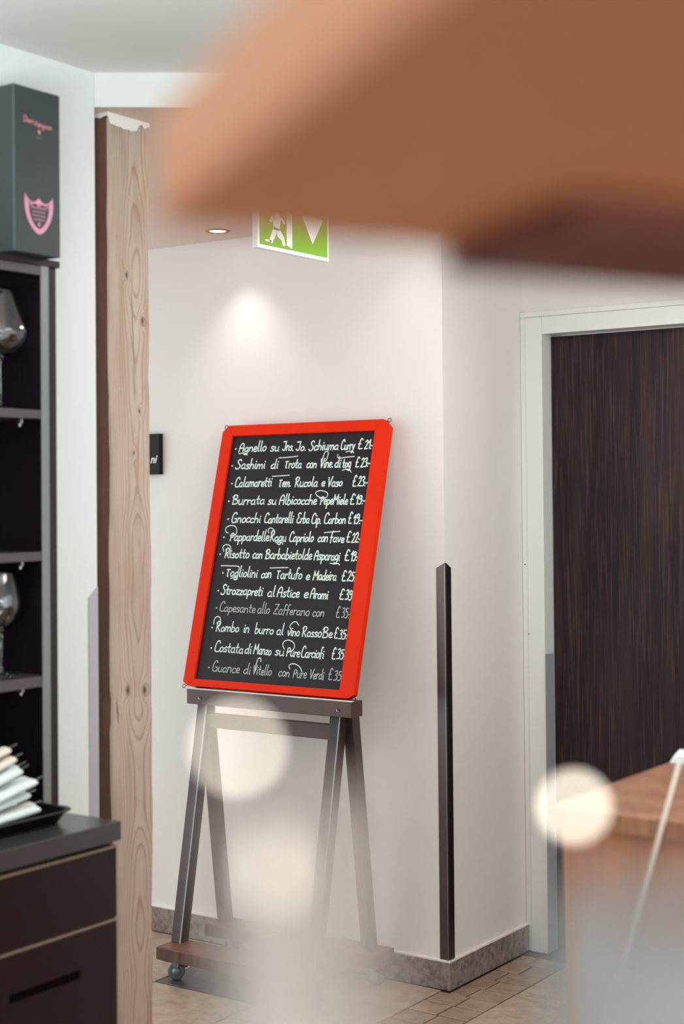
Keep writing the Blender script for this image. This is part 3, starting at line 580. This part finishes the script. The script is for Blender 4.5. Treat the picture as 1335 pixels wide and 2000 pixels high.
# sideboard below
side = thing('sideboard', 'low black-brown sideboard with drawer and door, below the shelf cabinet', 'sideboard', (-2.4, 1.5, 0))
def sbx(name, x0, x1, y0, y1, z0, z1, m, par=None, bevel=.001):
    return box(name, x0+2.4, x1+2.4, y0-1.5, y1-1.5, z0, z1, m, par or side, bevel)
SX, SY = -2.134, 2.2756
sbx('worktop', -2.70, SX, .62, SY, .832, .870, 'cabinet_top', None, .002)
sbx('carcass', -2.70, -2.162, .64, 2.2715, 0, .832, 'cabinet')
# drawer row (two drawers) and doors beneath, fronts standing proud with a lit gap between
for (a, b) in ((1.46, 2.271), (.645, 1.455)):
    d = sbx('drawer', -2.16, -2.1425, a, b, .680, .818, 'cabinet_front', None, .002)
    sbx('handle_slot', -2.1426, -2.1405, (a+b)/2-.075, (a+b)/2+.075, .738, .752, 'handle_dark', d, .003)
    d = sbx('door', -2.16, -2.1425, a, b, .09, .672, 'cabinet_front', None, .002)
    sbx('handle_slot', -2.1426, -2.1405, (a+b)/2+.12, (a+b)/2+.30, .585, .601, 'handle_dark', d, .003)
sbx('edge_strip', -2.16, -2.139, .645, 2.2712, .8185, .8225, 'strip_warm', None, .0005)  # warm bars paint in the highlights under the worktop and at the gap
sbx('edge_strip', -2.16, -2.1405, .645, 2.2712, .674, .678, 'strip_warm', None, .0005)
sbx('plinth', -2.66, -2.20, .66, 2.26, 0, .001, 'black')

# gift box with rose print on top of the cabinet
gb = thing('gift_box', 'black bottle gift box with rose shield emblem on top of the shelf cabinet', 'box', (-2.286, 2.1397, 2.0068))
bm = bmesh.new(); bxm(bm, -.125, 0, 0, .127, 0, .3345); obj('carton', bm, 'box', gb, bevel=.0012)
bm = bmesh.new(); bxm(bm, -.0010, .0006, -.0006, .0012, .001, .3335); obj('worn_edge', bm, 'box_edge', gb)  # paler strip along the near upright edge
def onbox(name, bm, m):
    """meshes drawn in (x=across, z=up) at y=0, laid on the +x face"""
    o = obj(name, bm, m, gb); o.rotation_euler = (0, 0, pi/2); return o
def zz(z): return z-2.0068
F['D2'] = None; del F['D2']
bm = bmesh.new(); write(bm, 'Dom', .026, .054, zz(2.270), .00135, .0017, 0, .3)
write(bm, 'Pérignon', .056, .104, zz(2.266), .00135, .0016, 0, .3)
o = onbox('script_print', bm, 'salmon'); o.location = (.0007, 0, 0)
bm = bmesh.new()
for cx_, cz_, a_, b_ in ((.0689, zz(2.2555), .0042, .0060),):
    vs_ = [bm.verts.new((cx_+a_*cos(k*pi/4)*(1 if k % 2 == 0 else .72), 0, cz_+b_*sin(k*pi/4)*(1 if k % 2 == 0 else .72))) for k in range(8)]; bm.faces.new(vs_)
o = onbox('emblem_print', bm, 'salmon'); o.location = (.0007, 0, 0)
bm = bmesh.new(); write(bm, '2009' if False else '3 5', .061, .077, zz(2.2425), .0006, .0009, 0, .2) if False else [ribbon(bm, [(.0615+.0045*k, zz(2.2425)), (.0635+.0045*k, zz(2.2455)), (.0648+.0045*k, zz(2.2425))], .0010, 0, k) for k in range(3)]
o = onbox('small_print', bm, 'silver'); o.location = (.0007, 0, 0)
def shield(k, zoff=0.0):
    cx_, zt, zb = .0672, zz(2.1265), zz(2.047)
    w_ = .0385
    pts = [(-1, 1.0), (-.80, .88), (-.62, .83), (-.40, .80), (-.18, .85), (0, .93), (.18, .85), (.40, .80), (.62, .83), (.80, .88), (1, 1.0),
           (1.03, .80), (1.0, .62), (.90, .45), (.72, .28), (.45, .12), (.2, .03), (0, 0), (-.2, .03), (-.45, .12), (-.72, .28), (-.90, .45), (-1.0, .62), (-1.03, .80)]
    return [(cx_+a*w_*k, zb+(zt-zb)*(.46+(b-.46)*k)) for a, b in pts]
bm = bmesh.new(); A_ = [bm.verts.new((a, 0, b)) for a, b in shield(1.0)]; B_ = [bm.verts.new((a, 0, b)) for a, b in shield(.70)]
for i in range(24): j = (i+1) % 24; bm.faces.new((A_[i], A_[j], B_[j], B_[i]))
o = onbox('shield_print', bm, 'pink'); o.location = (.0007, 0, 0)
bm = bmesh.new()
ins = shield(.70)
for r_, (zc_, hw_) in enumerate(((2.1055, .024), (2.100, .020), (2.0925, .017), (2.085, .018), (2.077, .014))):
    z_ = zz(zc_); nseg = 7
    pts = [(.0672-hw_+2*hw_*i/(nseg*2), z_+(.0012 if i % 2 else -.0012)) for i in range(nseg*2+1)]
    ribbon(bm, pts, .0016 if r_ else .0034, 0, r_)
vs_ = [bm.verts.new((.0672+.0036*cos(k*pi/2), 0, zz(2.0675)+.0052*sin(k*pi/2))) for k in range(4)]; bm.faces.new(vs_)
o = onbox('shield_lettering', bm, 'pink'); o.location = (.0007, 0, 0)

# wine glasses on the shelves
def wine_glass(label, loc, prof, group):
    th = .0011; outer = prof; inner = []
    bm = bmesh.new()
    # prof: list (r,z) from foot centre bottom -> out -> foot top -> stem -> bowl -> rim ; inner bowl follows
    bowl = [p for p in prof if p[2] == 1]
    pts = [(p[0], p[1]) for p in prof]+[(max(p[0]-th, .0005), p[1]+(th if i == len(bowl)-1 else 0)) for i, p in reversed(list(enumerate(bowl)))]
    base = [(0.0, bowl[0][1]+.0035)]
    lathe(bm, pts[:len(prof)]+[(max(p[0]-th, .0), p[1]+.0004) for p in reversed(bowl[1:])]+base, 48)
    o = obj('wine_glass', bm, 'glass', None, True); o.location = loc; tag(o, label, 'glass', group); return o
big = [(0, 0, 0), (.040, .0005, 0), (.0405, .002, 0), (.020, .0045, 0), (.006, .008, 0), (.0042, .02, 0), (.004, .06, 0), (.0045, .095, 0), (.0075, .107, 1), (.022, .1125, 1), (.040, .122, 1), (.053, .137, 1), (.0592, .152, 1), (.0598, .160, 1), (.057, .170, 1), (.050, .190, 1), (.041, .215, 1), (.032, .240, 1), (.0290, .248, 1)]
sml = [(0, 0, 0), (.034, .0005, 0), (.0345, .002, 0), (.016, .0045, 0), (.006, .010, 0), (.0042, .03, 0), (.0042, .075, 0), (.0065, .092, 1), (.018, .098, 1), (.031, .112, 1), (.0405, .132, 1), (.0425, .147, 1), (.041, .165, 1), (.036, .19, 1), (.030, .21, 1), (.0275, .217, 1)]
wine_glass('wide-bowled clear wine glass on the upper shelf of the cabinet', (-2.385, 2.190, 1.6945), big, None)
wine_glass('smaller clear wine glass on the lower shelf of the cabinet', (-2.385, 2.189, 1.1495), sml, None)

# tray with paper cutlery sleeves
tray = thing('serving_tray', 'black tray with a raised rim on the dark sideboard', 'tray', (-2.32, 2.03, .871))
bm = bmesh.new()
def rr(x, y, r, z, n=6):
    out = []
    for cx_, cy_, a0 in ((x-r, y-r, 0), (-x+r, y-r, 90), (-x+r, -y+r, 180), (x-r, -y+r, 270)):
        for k in range(n+1): a = R(a0+90*k/n); out.append(bm.verts.new((cx_+r*cos(a), cy_+r*sin(a), z)))
    return out
L_ = [rr(.098, .168, .03, 0), rr(.102, .172, .03, .002), rr(.115, .185, .035, .022), rr(.122, .192, .038, .0245), rr(.122, .192, .038, .027), rr(.113, .183, .033, .0255), rr(.100, .170, .03, .004)]
for a, b in zip(L_, L_[1:]):
    for k in range(len(a)): j = (k+1) % len(a); bm.faces.new((a[k], a[j], b[j], b[k]))
bm.faces.new(L_[0]); bm.faces.new(L_[-1]); obj('tray_body', bm, 'black', tray, True)
ORD = ['topmost', 'second', 'third', 'fourth', 'fifth', 'sixth', 'seventh', 'eighth', 'ninth', 'tenth', 'eleventh', 'twelfth', 'thirteenth', 'fourteenth', 'fifteenth', 'sixteenth', 'seventeenth', 'eighteenth', 'nineteenth', 'twentieth', 'twenty-first', 'twenty-second', 'twenty-third', 'twenty-fourth', 'twenty-fifth', 'twenty-sixth', 'lowest']
def sleeve(i, loc, yaw, pitch, warm, ntip):
    t_ = bpy.data.objects.new('cutlery_sleeve', None); C.objects.link(t_); t_.location = loc; t_.rotation_euler = (R(pitch), 0, R(yaw))
    tag(t_, ORD[i]+' '+('cream' if warm else 'white')+' paper cutlery sleeve, counted down the heap on the black tray', 'cutlery', 'paper cutlery sleeves heaped on the tray')
    bm = bmesh.new(); sec = [(.0155*cos(k*pi/4), .0015+.0085*sin(k*pi/4)) for k in range(8)]
    rows = []
    for k, y in enumerate((-.10, -.095, -.03, .04, .095, .10)):
        f = .35 if k in (0,) else (.75 if k == 5 else 1); rows.append([bm.verts.new((a, y, b*f)) for a, b in sec])
    for a, b in zip(rows, rows[1:]):
        for k in range(8): j = (k+1) % 8; bm.faces.new((a[k], a[j], b[j], b[k]))
    bm.faces.new(rows[0]); bm.faces.new(rows[-1]); obj('paper_sleeve', bm, 'linen_warm' if warm else 'linen', t_, True)
    for q in range(ntip):
        bm = bmesh.new(); x_ = -.002+.018*q; bxm(bm, x_-.004, x_+.004, .05, .128+.008*q, .001, .0045); obj('cutlery_tip', bm, 'cutlery', t_, bevel=.001)
rs = random.Random(11)
heap = []
for lvl in range(6):
    for k in range(5 if lvl in (0, 2) else 4):
        heap.append((-2.388+.0350*k+(.0175 if lvl % 2 else 0)*(lvl < 5), 2.080-.012*lvl-.004*k+rs.uniform(-.014, .016), .890+.0205*lvl+.001*k, min(14, 4+4*lvl), rs.random() < .2, 1 if rs.random() < .6 else 0))
for i, (x, y, z, pit, warm, nt) in enumerate(heap): sleeve(len(heap)-1-i, (x, y, z), rs.uniform(-2.5, 2.5), pit, warm, nt)

# ------------------------------------------------------------------ menu board and its easel
OX, OY, OZ = -3.2974, 3.808, .9058; LEAN = R(14.53)
board = thing('menu_board', 'red-framed blackboard with a chalked Italian menu, leaning on the easel', 'menu board', (OX, OY, OZ+.0005))
board.rotation_euler = (-LEAN, 0, 0)
outer = [(-.003, .012), (-.003, .853), (.020, .8755), (.643, .8755), (.668, .851), (.668, .012), (.647, -.004+.004), (.020, 0)]
ix0, ix1, iz0, iz1 = .042, .6135, .0245, .8385
U0, U1, T = -.003, .668, .022
def rail(pts, m='red'):
    bm = bmesh.new(); prism(bm, pts, 0, T, 'y'); return obj('frame_rail', bm, m, board, bevel=.0018)
rail([(U0, .012), (.020, 0), (ix0, iz0), (ix0, iz1), (.020, .8755), (U0, .853)])
rail([(.6455, 0), (U1, .012), (U1, .851), (.643, .8755), (ix1, iz1), (ix1, iz0)])
rail([(.020, .8755), (ix0, iz1), (ix1, iz1), (.643, .8755)])
rail([(.020, 0), (.6455, 0), (ix1, iz0), (ix0, iz0)])
bm = bmesh.new(); bxm(bm, ix0-.004, ix1+.004, .008, .014, iz0-.004, iz1+.004); slate = obj('slate_panel', bm, 'slate', board)
for (hx, hz, sg) in ((.012, .872, -1), (.655, .872, 1), (.006, -.001, -1), (.662, .000, 1)):
    bm = bmesh.new(); pts = [(-.012*sg, .010, -.010 if hz > .5 else .010), (0, .006, 0)]+[(sg*(.006-.006*cos(a)), .006, (.006*sin(a)) if hz > .5 else -(.006*sin(a))) for a in [k*pi/5 for k in range(1, 10)]]
    tube(bm, pts, .0014, 6); o = obj('corner_hook', bm, 'hook', board, True); o.location = (hx, 0, hz)
YT = .0076
for li, ws in enumerate(LINES):
    faint = li in (9, 12); w = .0037 if li < 9 else .0033
    if faint: w = .0027
    bm = bmesh.new()
    for (txt, u0, v0, u1, v1) in ws:
        if txt == '·': ribbon(bm, [(u0-.001, v0+.010), (u0+.0015, v0+.0108)], .0042, YT, 1); continue
        un = .0038 if txt not in ('£',) else .0036
        write(bm, txt, u0, u1, (v0+v1)/2, un, w, YT)
    obj('menu_line', bm, 'chalk_faint' if faint else 'chalk', slate)
bm = bmesh.new()
for k, pts in enumerate(FLOURISHES): ribbon(bm, catmull(pts, 5), .0026, YT-.0001, k)
obj('chalk_flourish', bm, 'chalk', slate)

easel = thing('easel', 'umber easel on a wheeled plank base, holding the red menu board', 'easel', (-2.97, 3.82, 0))
def eo(name, bm, m, par=None, **kw):
    o = obj(name, bm, m, par or easel, **kw); o.location = (2.97, -3.82, 0) if par is None else o.location; return o
def eb(name, *a, m='taupe', bevel=.002, par=None):
    bm = bmesh.new(); bxm(bm, *a); return eo(name, bm, m, par, bevel=bevel)
tr_ = eb('tray', -3.262, -2.6205, 3.785, 3.845, .8525, .9005)
bm = bmesh.new(); bxm(bm, -3.2615, -2.621, 3.7852, 3.800, .9005, .9022); o = obj('tray_lip', bm, 'linen_warm', easel); o.location = (2.97, -3.82, 0)
for bx_ in (-3.205, -2.668):
    bm = bmesh.new(); lathe(bm, [(0, -.002), (.0045, -.0015), (.0055, .001)], 12); o = obj('bolt', bm, 'steel_light', easel, True); o.rotation_euler = (R(90), 0, 0); o.location = (bx_+2.97, 3.7835-3.82, .874)
eb('crossbar', -3.232, -2.742, 3.852, 3.872, .7695, .8165, m='taupe')
for x in (-3.2485, -2.723):
    bm = bmesh.new(); beam(bm, (x, 3.728, .11), (x, 3.868, .853), .038, .042); l_ = eo('front_leg', bm, 'leg', bevel=.002)
    bm = bmesh.new(); beam(bm, (x+.0195, 3.7065, .11), (x+.0195, 3.8465, .853), .0035, .003); o = obj('edge_strip', bm, 'steel_frame', l_)  # thin bar paints in the highlight along the leg's edge
for x in (-3.272, -2.699):
    bm = bmesh.new(); beam(bm, (x, 3.985, .11), (x, 3.895, .853), .036, .04); eo('rear_leg', bm, 'leg', bevel=.002)
for x in (-3.2485, -2.723):
    bm = bmesh.new(); beam(bm, (x, 3.840, .855), (x, 3.840+.157, 1.46), .030, .022); eo('back_upright', bm, 'leg', bevel=.002)
def plank(x0, x1, y0, y1):
    bm = bmesh.new(); N_ = 14; rs2 = random.Random(int(-x0*1000)); rings = []
    for i in range(N_+1):
        x = x0+(x1-x0)*i/N_; j = [rs2.uniform(-.0015, .0015) for _ in range(4)]
        rings.append([bm.verts.new((x, y0+j[0], .071+j[1])), bm.verts.new((x, y1+j[0], .071)), bm.verts.new((x, y1+j[2], .11)), bm.verts.new((x, y0+.003+j[3], .11)), bm.verts.new((x, y0+j[0]*.5, .107))])
    for a, b in zip(rings, rings[1:]):
        for k in range(5):
            q = (k+1) % 5; f = bm.faces.new((a[k], a[q], b[q], b[k])); f.material_index = 0 if k == 2 else 1
    for r_ in (rings[0], rings[-1]): f = bm.faces.new(r_); f.material_index = 1
    eo('base_plank', bm, ['plank', 'plank_end'])
plank(-3.2694, -2.66, 3.6406, 3.752); plank(-3.31, -2.6416, 3.925, 4.035)
eb('base_stretcher', -2.99, -2.93, 3.752, 3.925, .075, .105, m='plank_end')
def caster(x, y, rz):
    c_ = bpy.data.objects.new('caster', None); C.objects.link(c_); c_.parent = easel; c_.location = (x+2.97, y-3.82, 0); c_.rotation_euler = (0, 0, rz)
    bm = bmesh.new(); bxm(bm, -.022, .022, -.022, .022, .067, .071); lathe(bm, [(0, .067), (.016, .067), (.014, .060), (0, .060)], 16)
    for sx_ in (-1, 1):
        prism(bm, [(-.012, .062), (.014, .062), (.008, .026), (-.004, .022)], sx_*.0125-.001, sx_*.0125+.001, 'x') if False else None
        vs = [(-.006, .064), (.018, .064), (.0155, .030), (.010, .0225), (.0045, .030)]
        lo = [bm.verts.new((a, sx_*.0125-.001, b)) for a, b in vs]; hi = [bm.verts.new((a, sx_*.0125+.001, b)) for a, b in vs]
        bm.faces.new(lo); bm.faces.new(hi)
        for i in range(5): j = (i+1) % 5; bm.faces.new((lo[i], lo[j], hi[j], hi[i]))
    obj('caster_fork', bm, 'steel_frame', c_)
    bm = bmesh.new(); lathe(bm, [(.006, -.010), (.024, -.010), (.027, -.007), (.027, .007), (.024, .010), (.006, .010), (.006, -.010)], 28)
    w_ = obj('wheel', bm, 'wheel', c_, True); w_.rotation_euler = (R(90), 0, 0); w_.location = (.010, 0, .0272)
    bm = bmesh.new(); lathe(bm, [(0, -.0142), (.0125, -.0138), (.014, -.010), (.014, .010), (.0125, .0138), (0, .0142)], 20)
    h_ = obj('wheel_hub', bm, 'steel_frame', c_, True); h_.rotation_euler = (R(90), 0, 0); h_.location = (.010, 0, .0272)
    bm = bmesh.new(); pts = [(.000, .060), (.022, .062), (.034, .050), (.048, .044), (.044, .040), (.030, .040), (.016, .048)]
    prism(bm, pts, -.011, .011, 'y'); obj('brake_lever', bm, 'brake', c_, bevel=.001)
caster(-3.243, 3.690, R(36)); caster(-2.70, 3.690, R(-20)); caster(-3.26, 3.985, R(30)); caster(-2.69, 3.985, R(10))

# ------------------------------------------------------------------ things on the back wall and ceiling
pl = thing('wall_plaque', 'small black sign ending in white italic letters, half hidden behind the timber post', 'sign', (-3.7155, YB-.012, 1.5955))
bm = bmesh.new(); bxm(bm, -.10, .10, -.008, .012, 0, .1425); obj('plate', bm, 'plaque', pl, bevel=.001)
def txt(name, body, size, m, parent, loc, rot, shear=0.0, off=0.0, ext=.0003, align='RIGHT'):
    cu = bpy.data.curves.new(name, 'FONT'); cu.body = body; cu.size = size; cu.shear = shear; cu.offset = off; cu.extrude = ext; cu.align_x = align
    tmp = bpy.data.objects.new('t', cu); C.objects.link(tmp); dg = bpy.context.evaluated_depsgraph_get(); me = bpy.data.meshes.new_from_object(tmp.evaluated_get(dg)); bpy.data.objects.remove(tmp)
    me.materials.clear(); me.materials.append(M[m]); o = bpy.data.objects.new(name, me); C.objects.link(o); o.parent = parent; o.location = loc; o.rotation_euler = rot; return o
txt('sign_lettering', 'ni', .040, 'white_ink', pl, (.0865, -.0086, .040), (R(90), 0, 0), .32, .0004)

ex = thing('exit_sign', 'green and white hanging emergency exit sign with down arrow', 'sign', (-2.45, 3.28, 2.39))
bm = bmesh.new(); bxm(bm, -.009, .009, -.158, .158, -.236, -.082); obj('sign_frame', bm, 'sign_white', ex, bevel=.002)
bm = bmesh.new(); bxm(bm, .009, .0105, -.149, .149, -.226, -.092); gp = obj('green_panel', bm, 'green', ex)
bm = bmesh.new(); bxm(bm, -.012, .012, -.16, .16, -.082, -.05); bxm(bm, -.02, .02, -.06, .06, -.05, 0); obj('mounting_box', bm, 'sign_white', ex, bevel=.003)
def picto(name, polys):
    bm = bmesh.new()
    for p in polys: prism(bm, p, .0105, .0112, 'x')
    return obj(name, bm, 'sign_white', gp)
zc = -.226
def q_(pts, ox, sc=1.0): return [(ox+a*sc, zc+b*sc) for a, b in pts]
picto('down_arrow', [q_([(-.022, .122), (.022, .122), (.022, .100), (.050, .100), (0, .028), (-.050, .100), (-.022, .100)], .080)])
man = [[(-.040, .012), (-.028, .006), (-.012, .030), (-.004, .050), (-.020, .052)], [(-.004, .028), (.014, .020), (.020, .006), (.030, .008), (.024, .030), (.002, .050), (-.012, .046)],
       [(-.022, .044), (.004, .044), (.014, .086), (-.004, .092), (-.022, .080)], [(-.040, .064), (-.024, .084), (-.010, .090), (-.014, .080), (-.030, .060)], [(.008, .088), (.030, .068), (.026, .062), (.006, .078)]]
man.append([(.000+.010*cos(k*pi/5), .104+.010*sin(k*pi/5)) for k in range(10)])
man.append([(.036, .010), (.060, .004), (.060, .118), (.036, .112)])
man.append([(-.056, .010), (-.030, .010), (-.030, .015), (-.056, .015)])
picto('running_figure', [q_(p, -.072) for p in man])

def downlight(label, x, y, hot, e):
    d = thing('ceiling_downlight', label, 'ceiling light', (x, y, 2.39))
    bm = bmesh.new(); lathe(bm, [(.040, 0), (.040, -.003), (.034, -.0045), (.0265, -.002), (.0265, .0)], 40); obj('trim_ring', bm, 'bronze', d, True)
    bm = bmesh.new(); lathe(bm, [(0, -.0015), (.0262, -.0015)], 32); obj('lens', bm, 'lamp_glow', d, True)
    spot('downlight_beam', (x, y, 2.38), hot, e, 84, 1.0, (1.0, .955, .90), .02)
downlight('small round bronze-ringed ceiling spotlight left of the green exit sign', -3.2306, 3.9206, (-3.225, 4.00, 1.6), 3.3)
downlight('second round ceiling spotlight, towards the dark door behind the blurred lampshade', -2.58, 3.9206, (-2.58, 4.0, 1.6), 0.9)

# ------------------------------------------------------------------ wooden counter at lower right, slanting white streak before it
wc = thing('wooden_counter', 'brown wooden counter in front of the dark door', 'counter', (-1.0, 2.0, 0))
STREAK_A, STREAK_B, STREAK_C = (-.9524, 2.27, 1.0971), (-1.0076, 2.27, .9118), (-1.277, 2.262, .004)
HOLD1, HOLD2 = (-.1965, .2670), (-.1249, .3171)
DISC1, DISC2 = (-.1903, .2358, 1.4609), (-.1774, .3549, 1.4307)
def cb(name, x0, x1, y0, y1, z0, z1, m, bevel=.003): return box(name, x0+1, x1+1, y0-2, y1-2, z0, z1, m, wc, bevel)
cb('counter_top', -1.187, -.10, 2.28, 3.12, .968, 1.0, 'oak')
cb('front_panel', -1.172, -.12, 2.30, 2.32, .02, .968, 'tan')
cb('side_panel', -1.172, -1.152, 2.32, 3.10, .02, .968, 'tan')
cb('side_panel', -.14, -.12, 2.32, 3.10, .02, .968, 'tan')
cb('plinth', -1.14, -.15, 2.35, 3.08, 0, .02, 'black')
bm = bmesh.new(); tube(bm, [STREAK_C, STREAK_B, STREAK_A], .0036, 10)  # thin rod drawn for a slanting white streak
o = obj('leaning_pole', bm, 'pole', None, True); tag(o, 'thin white pole leaning against the brown wooden counter', 'pole')
bm = bmesh.new()                                                # a folded napkin on the counter
for k in range(3): bxm(bm, -.09+.004*k, .09-.003*k, -.045+.003*k, .045, .0045*k, .0045*k+.0038)
o = obj('napkin', bm, 'linen', bevel=.0015); o.location = (-1.105, 2.83, 1.0005); o.rotation_euler = (0, 0, .3); tag(o, 'folded white napkin on the brown wooden counter', 'napkin')

# ------------------------------------------------------------------ near things, far out of focus
view_yaw = AZ
hs = thing('hanging_shelf', 'thick orange-brown wooden shelf board hanging close overhead, out of focus', 'shelf', (0, 0, 1.6135), AZ)
P0 = Vector((-.0686, .58)); DA = Vector((.316, -.949)); DB = Vector((.864, .503))
def quad(a0, a1, b0, b1): return [tuple(P0+DA*a+DB*b) for a, b in ((a0, b0), (a1, b0), (a1, b1), (a0, b1))]
bm = bmesh.new(); prism(bm, quad(0, .62, 0, 1.0), 0, .041); obj('board', bm, 'copper', hs, bevel=.003)
bm = bmesh.new(); prism(bm, quad(.004, .125, .128, .262), -.011, 0); obj('batten', bm, 'batten', hs, bevel=.003)  # dark red-brown strip under the far edge
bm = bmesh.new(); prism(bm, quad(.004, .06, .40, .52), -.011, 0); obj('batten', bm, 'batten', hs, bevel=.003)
for a, b in ((.38, .10), (.38, .85), (.10, .92)):
    p = P0+DA*a+DB*b
    bm = bmesh.new(); tube(bm, [(p.x, p.y, .041), (p.x, p.y, 2.467-1.6135)], .004, 10); lathe(bm, [(0, .041), (.012, .041), (.012, .046), (0, .046)], 16, p.x, p.y); obj('hanging_rod', bm, 'black', hs, True)

LT = 1.28
bar = thing('bar_ledge', 'wooden bar ledge that carries the blurred frosted glasses and tiny bulbs', 'counter', (-.218, .311, 0), AZ)
bm = bmesh.new(); bxm(bm, -.7, .7, -.20, .22, LT-.035, LT); obj('ledge_top', bm, 'counter_wood', bar, bevel=.004)
bm = bmesh.new(); bxm(bm, -.66, .66, -.06, .18, .08, LT-.035); obj('bar_body', bm, 'tan', bar, bevel=.003)
bm = bmesh.new(); bxm(bm, -.64, .64, -.04, .16, 0, .08); obj('plinth', bm, 'black', bar)

def tumbler(label, loc, r, h, m, added_flame):
    t_ = thing('candle_glass' if added_flame else 'tumbler', label, 'candle holder' if added_flame else 'glass', loc)
    pr = [(0, 0), (r*.80, 0), (r*.86, .004), (r*.95, h*.5), (r, h), (r-.0018, h), (r*.95-.002, h*.5), (r*.82, .008), (0, .007)]
    bm = bmesh.new(); lathe(bm, pr, 48); obj('glass_body', bm, m, t_, True)
    if added_flame:  # candle added to make the pale highlight inside the glass
        ox, oy = -.0063, -.0044
        bm = bmesh.new(); lathe(bm, [(0, .008), (.009, .008), (.009, h*.855), (0, h*.855)], 28, ox, oy); obj('candle', bm, 'wax', t_, True)
        z = h*.855; bm = bmesh.new(); lathe(bm, [(0, z), (.0005, z), (.0005, z+.005), (0, z+.005)], 8, ox, oy); obj('wick', bm, 'black', t_)
        bm = bmesh.new(); lathe(bm, [(0, z+.002), (.0022, z+.005), (.0030, z+.008), (.0018, z+.013), (0, z+.018)], 16, ox, oy); obj('flame', bm, 'flame', t_, True)
    return t_
tumbler('blurred frosted white glass with a lit candle, in front of the easel legs', (HOLD1[0], HOLD1[1], LT+.0005), .0195, .1655, 'frost_warm', True)
tumbler('blurred grey-blue frosted glass at the lower right corner', (HOLD2[0], HOLD2[1], LT+.0005), .036, .142, 'frost_cool', False)
def add_glint(label, tip, r):  # added glowing bead, standing in for a reflection in glass
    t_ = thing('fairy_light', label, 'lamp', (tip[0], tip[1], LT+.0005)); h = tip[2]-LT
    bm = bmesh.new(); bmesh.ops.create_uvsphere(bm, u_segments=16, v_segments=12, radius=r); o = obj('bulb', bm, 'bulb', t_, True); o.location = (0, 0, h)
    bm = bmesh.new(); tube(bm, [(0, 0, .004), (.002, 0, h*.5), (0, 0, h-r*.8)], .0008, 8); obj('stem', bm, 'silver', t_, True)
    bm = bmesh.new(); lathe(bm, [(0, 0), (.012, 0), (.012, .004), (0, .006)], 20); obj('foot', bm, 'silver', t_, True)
add_glint('tiny lit bulb on a wire stem, glowing over the easel tray', DISC1, .0017)
add_glint('tiny lit bulb on a wire stem, glowing before the dark door', DISC2, .0023)
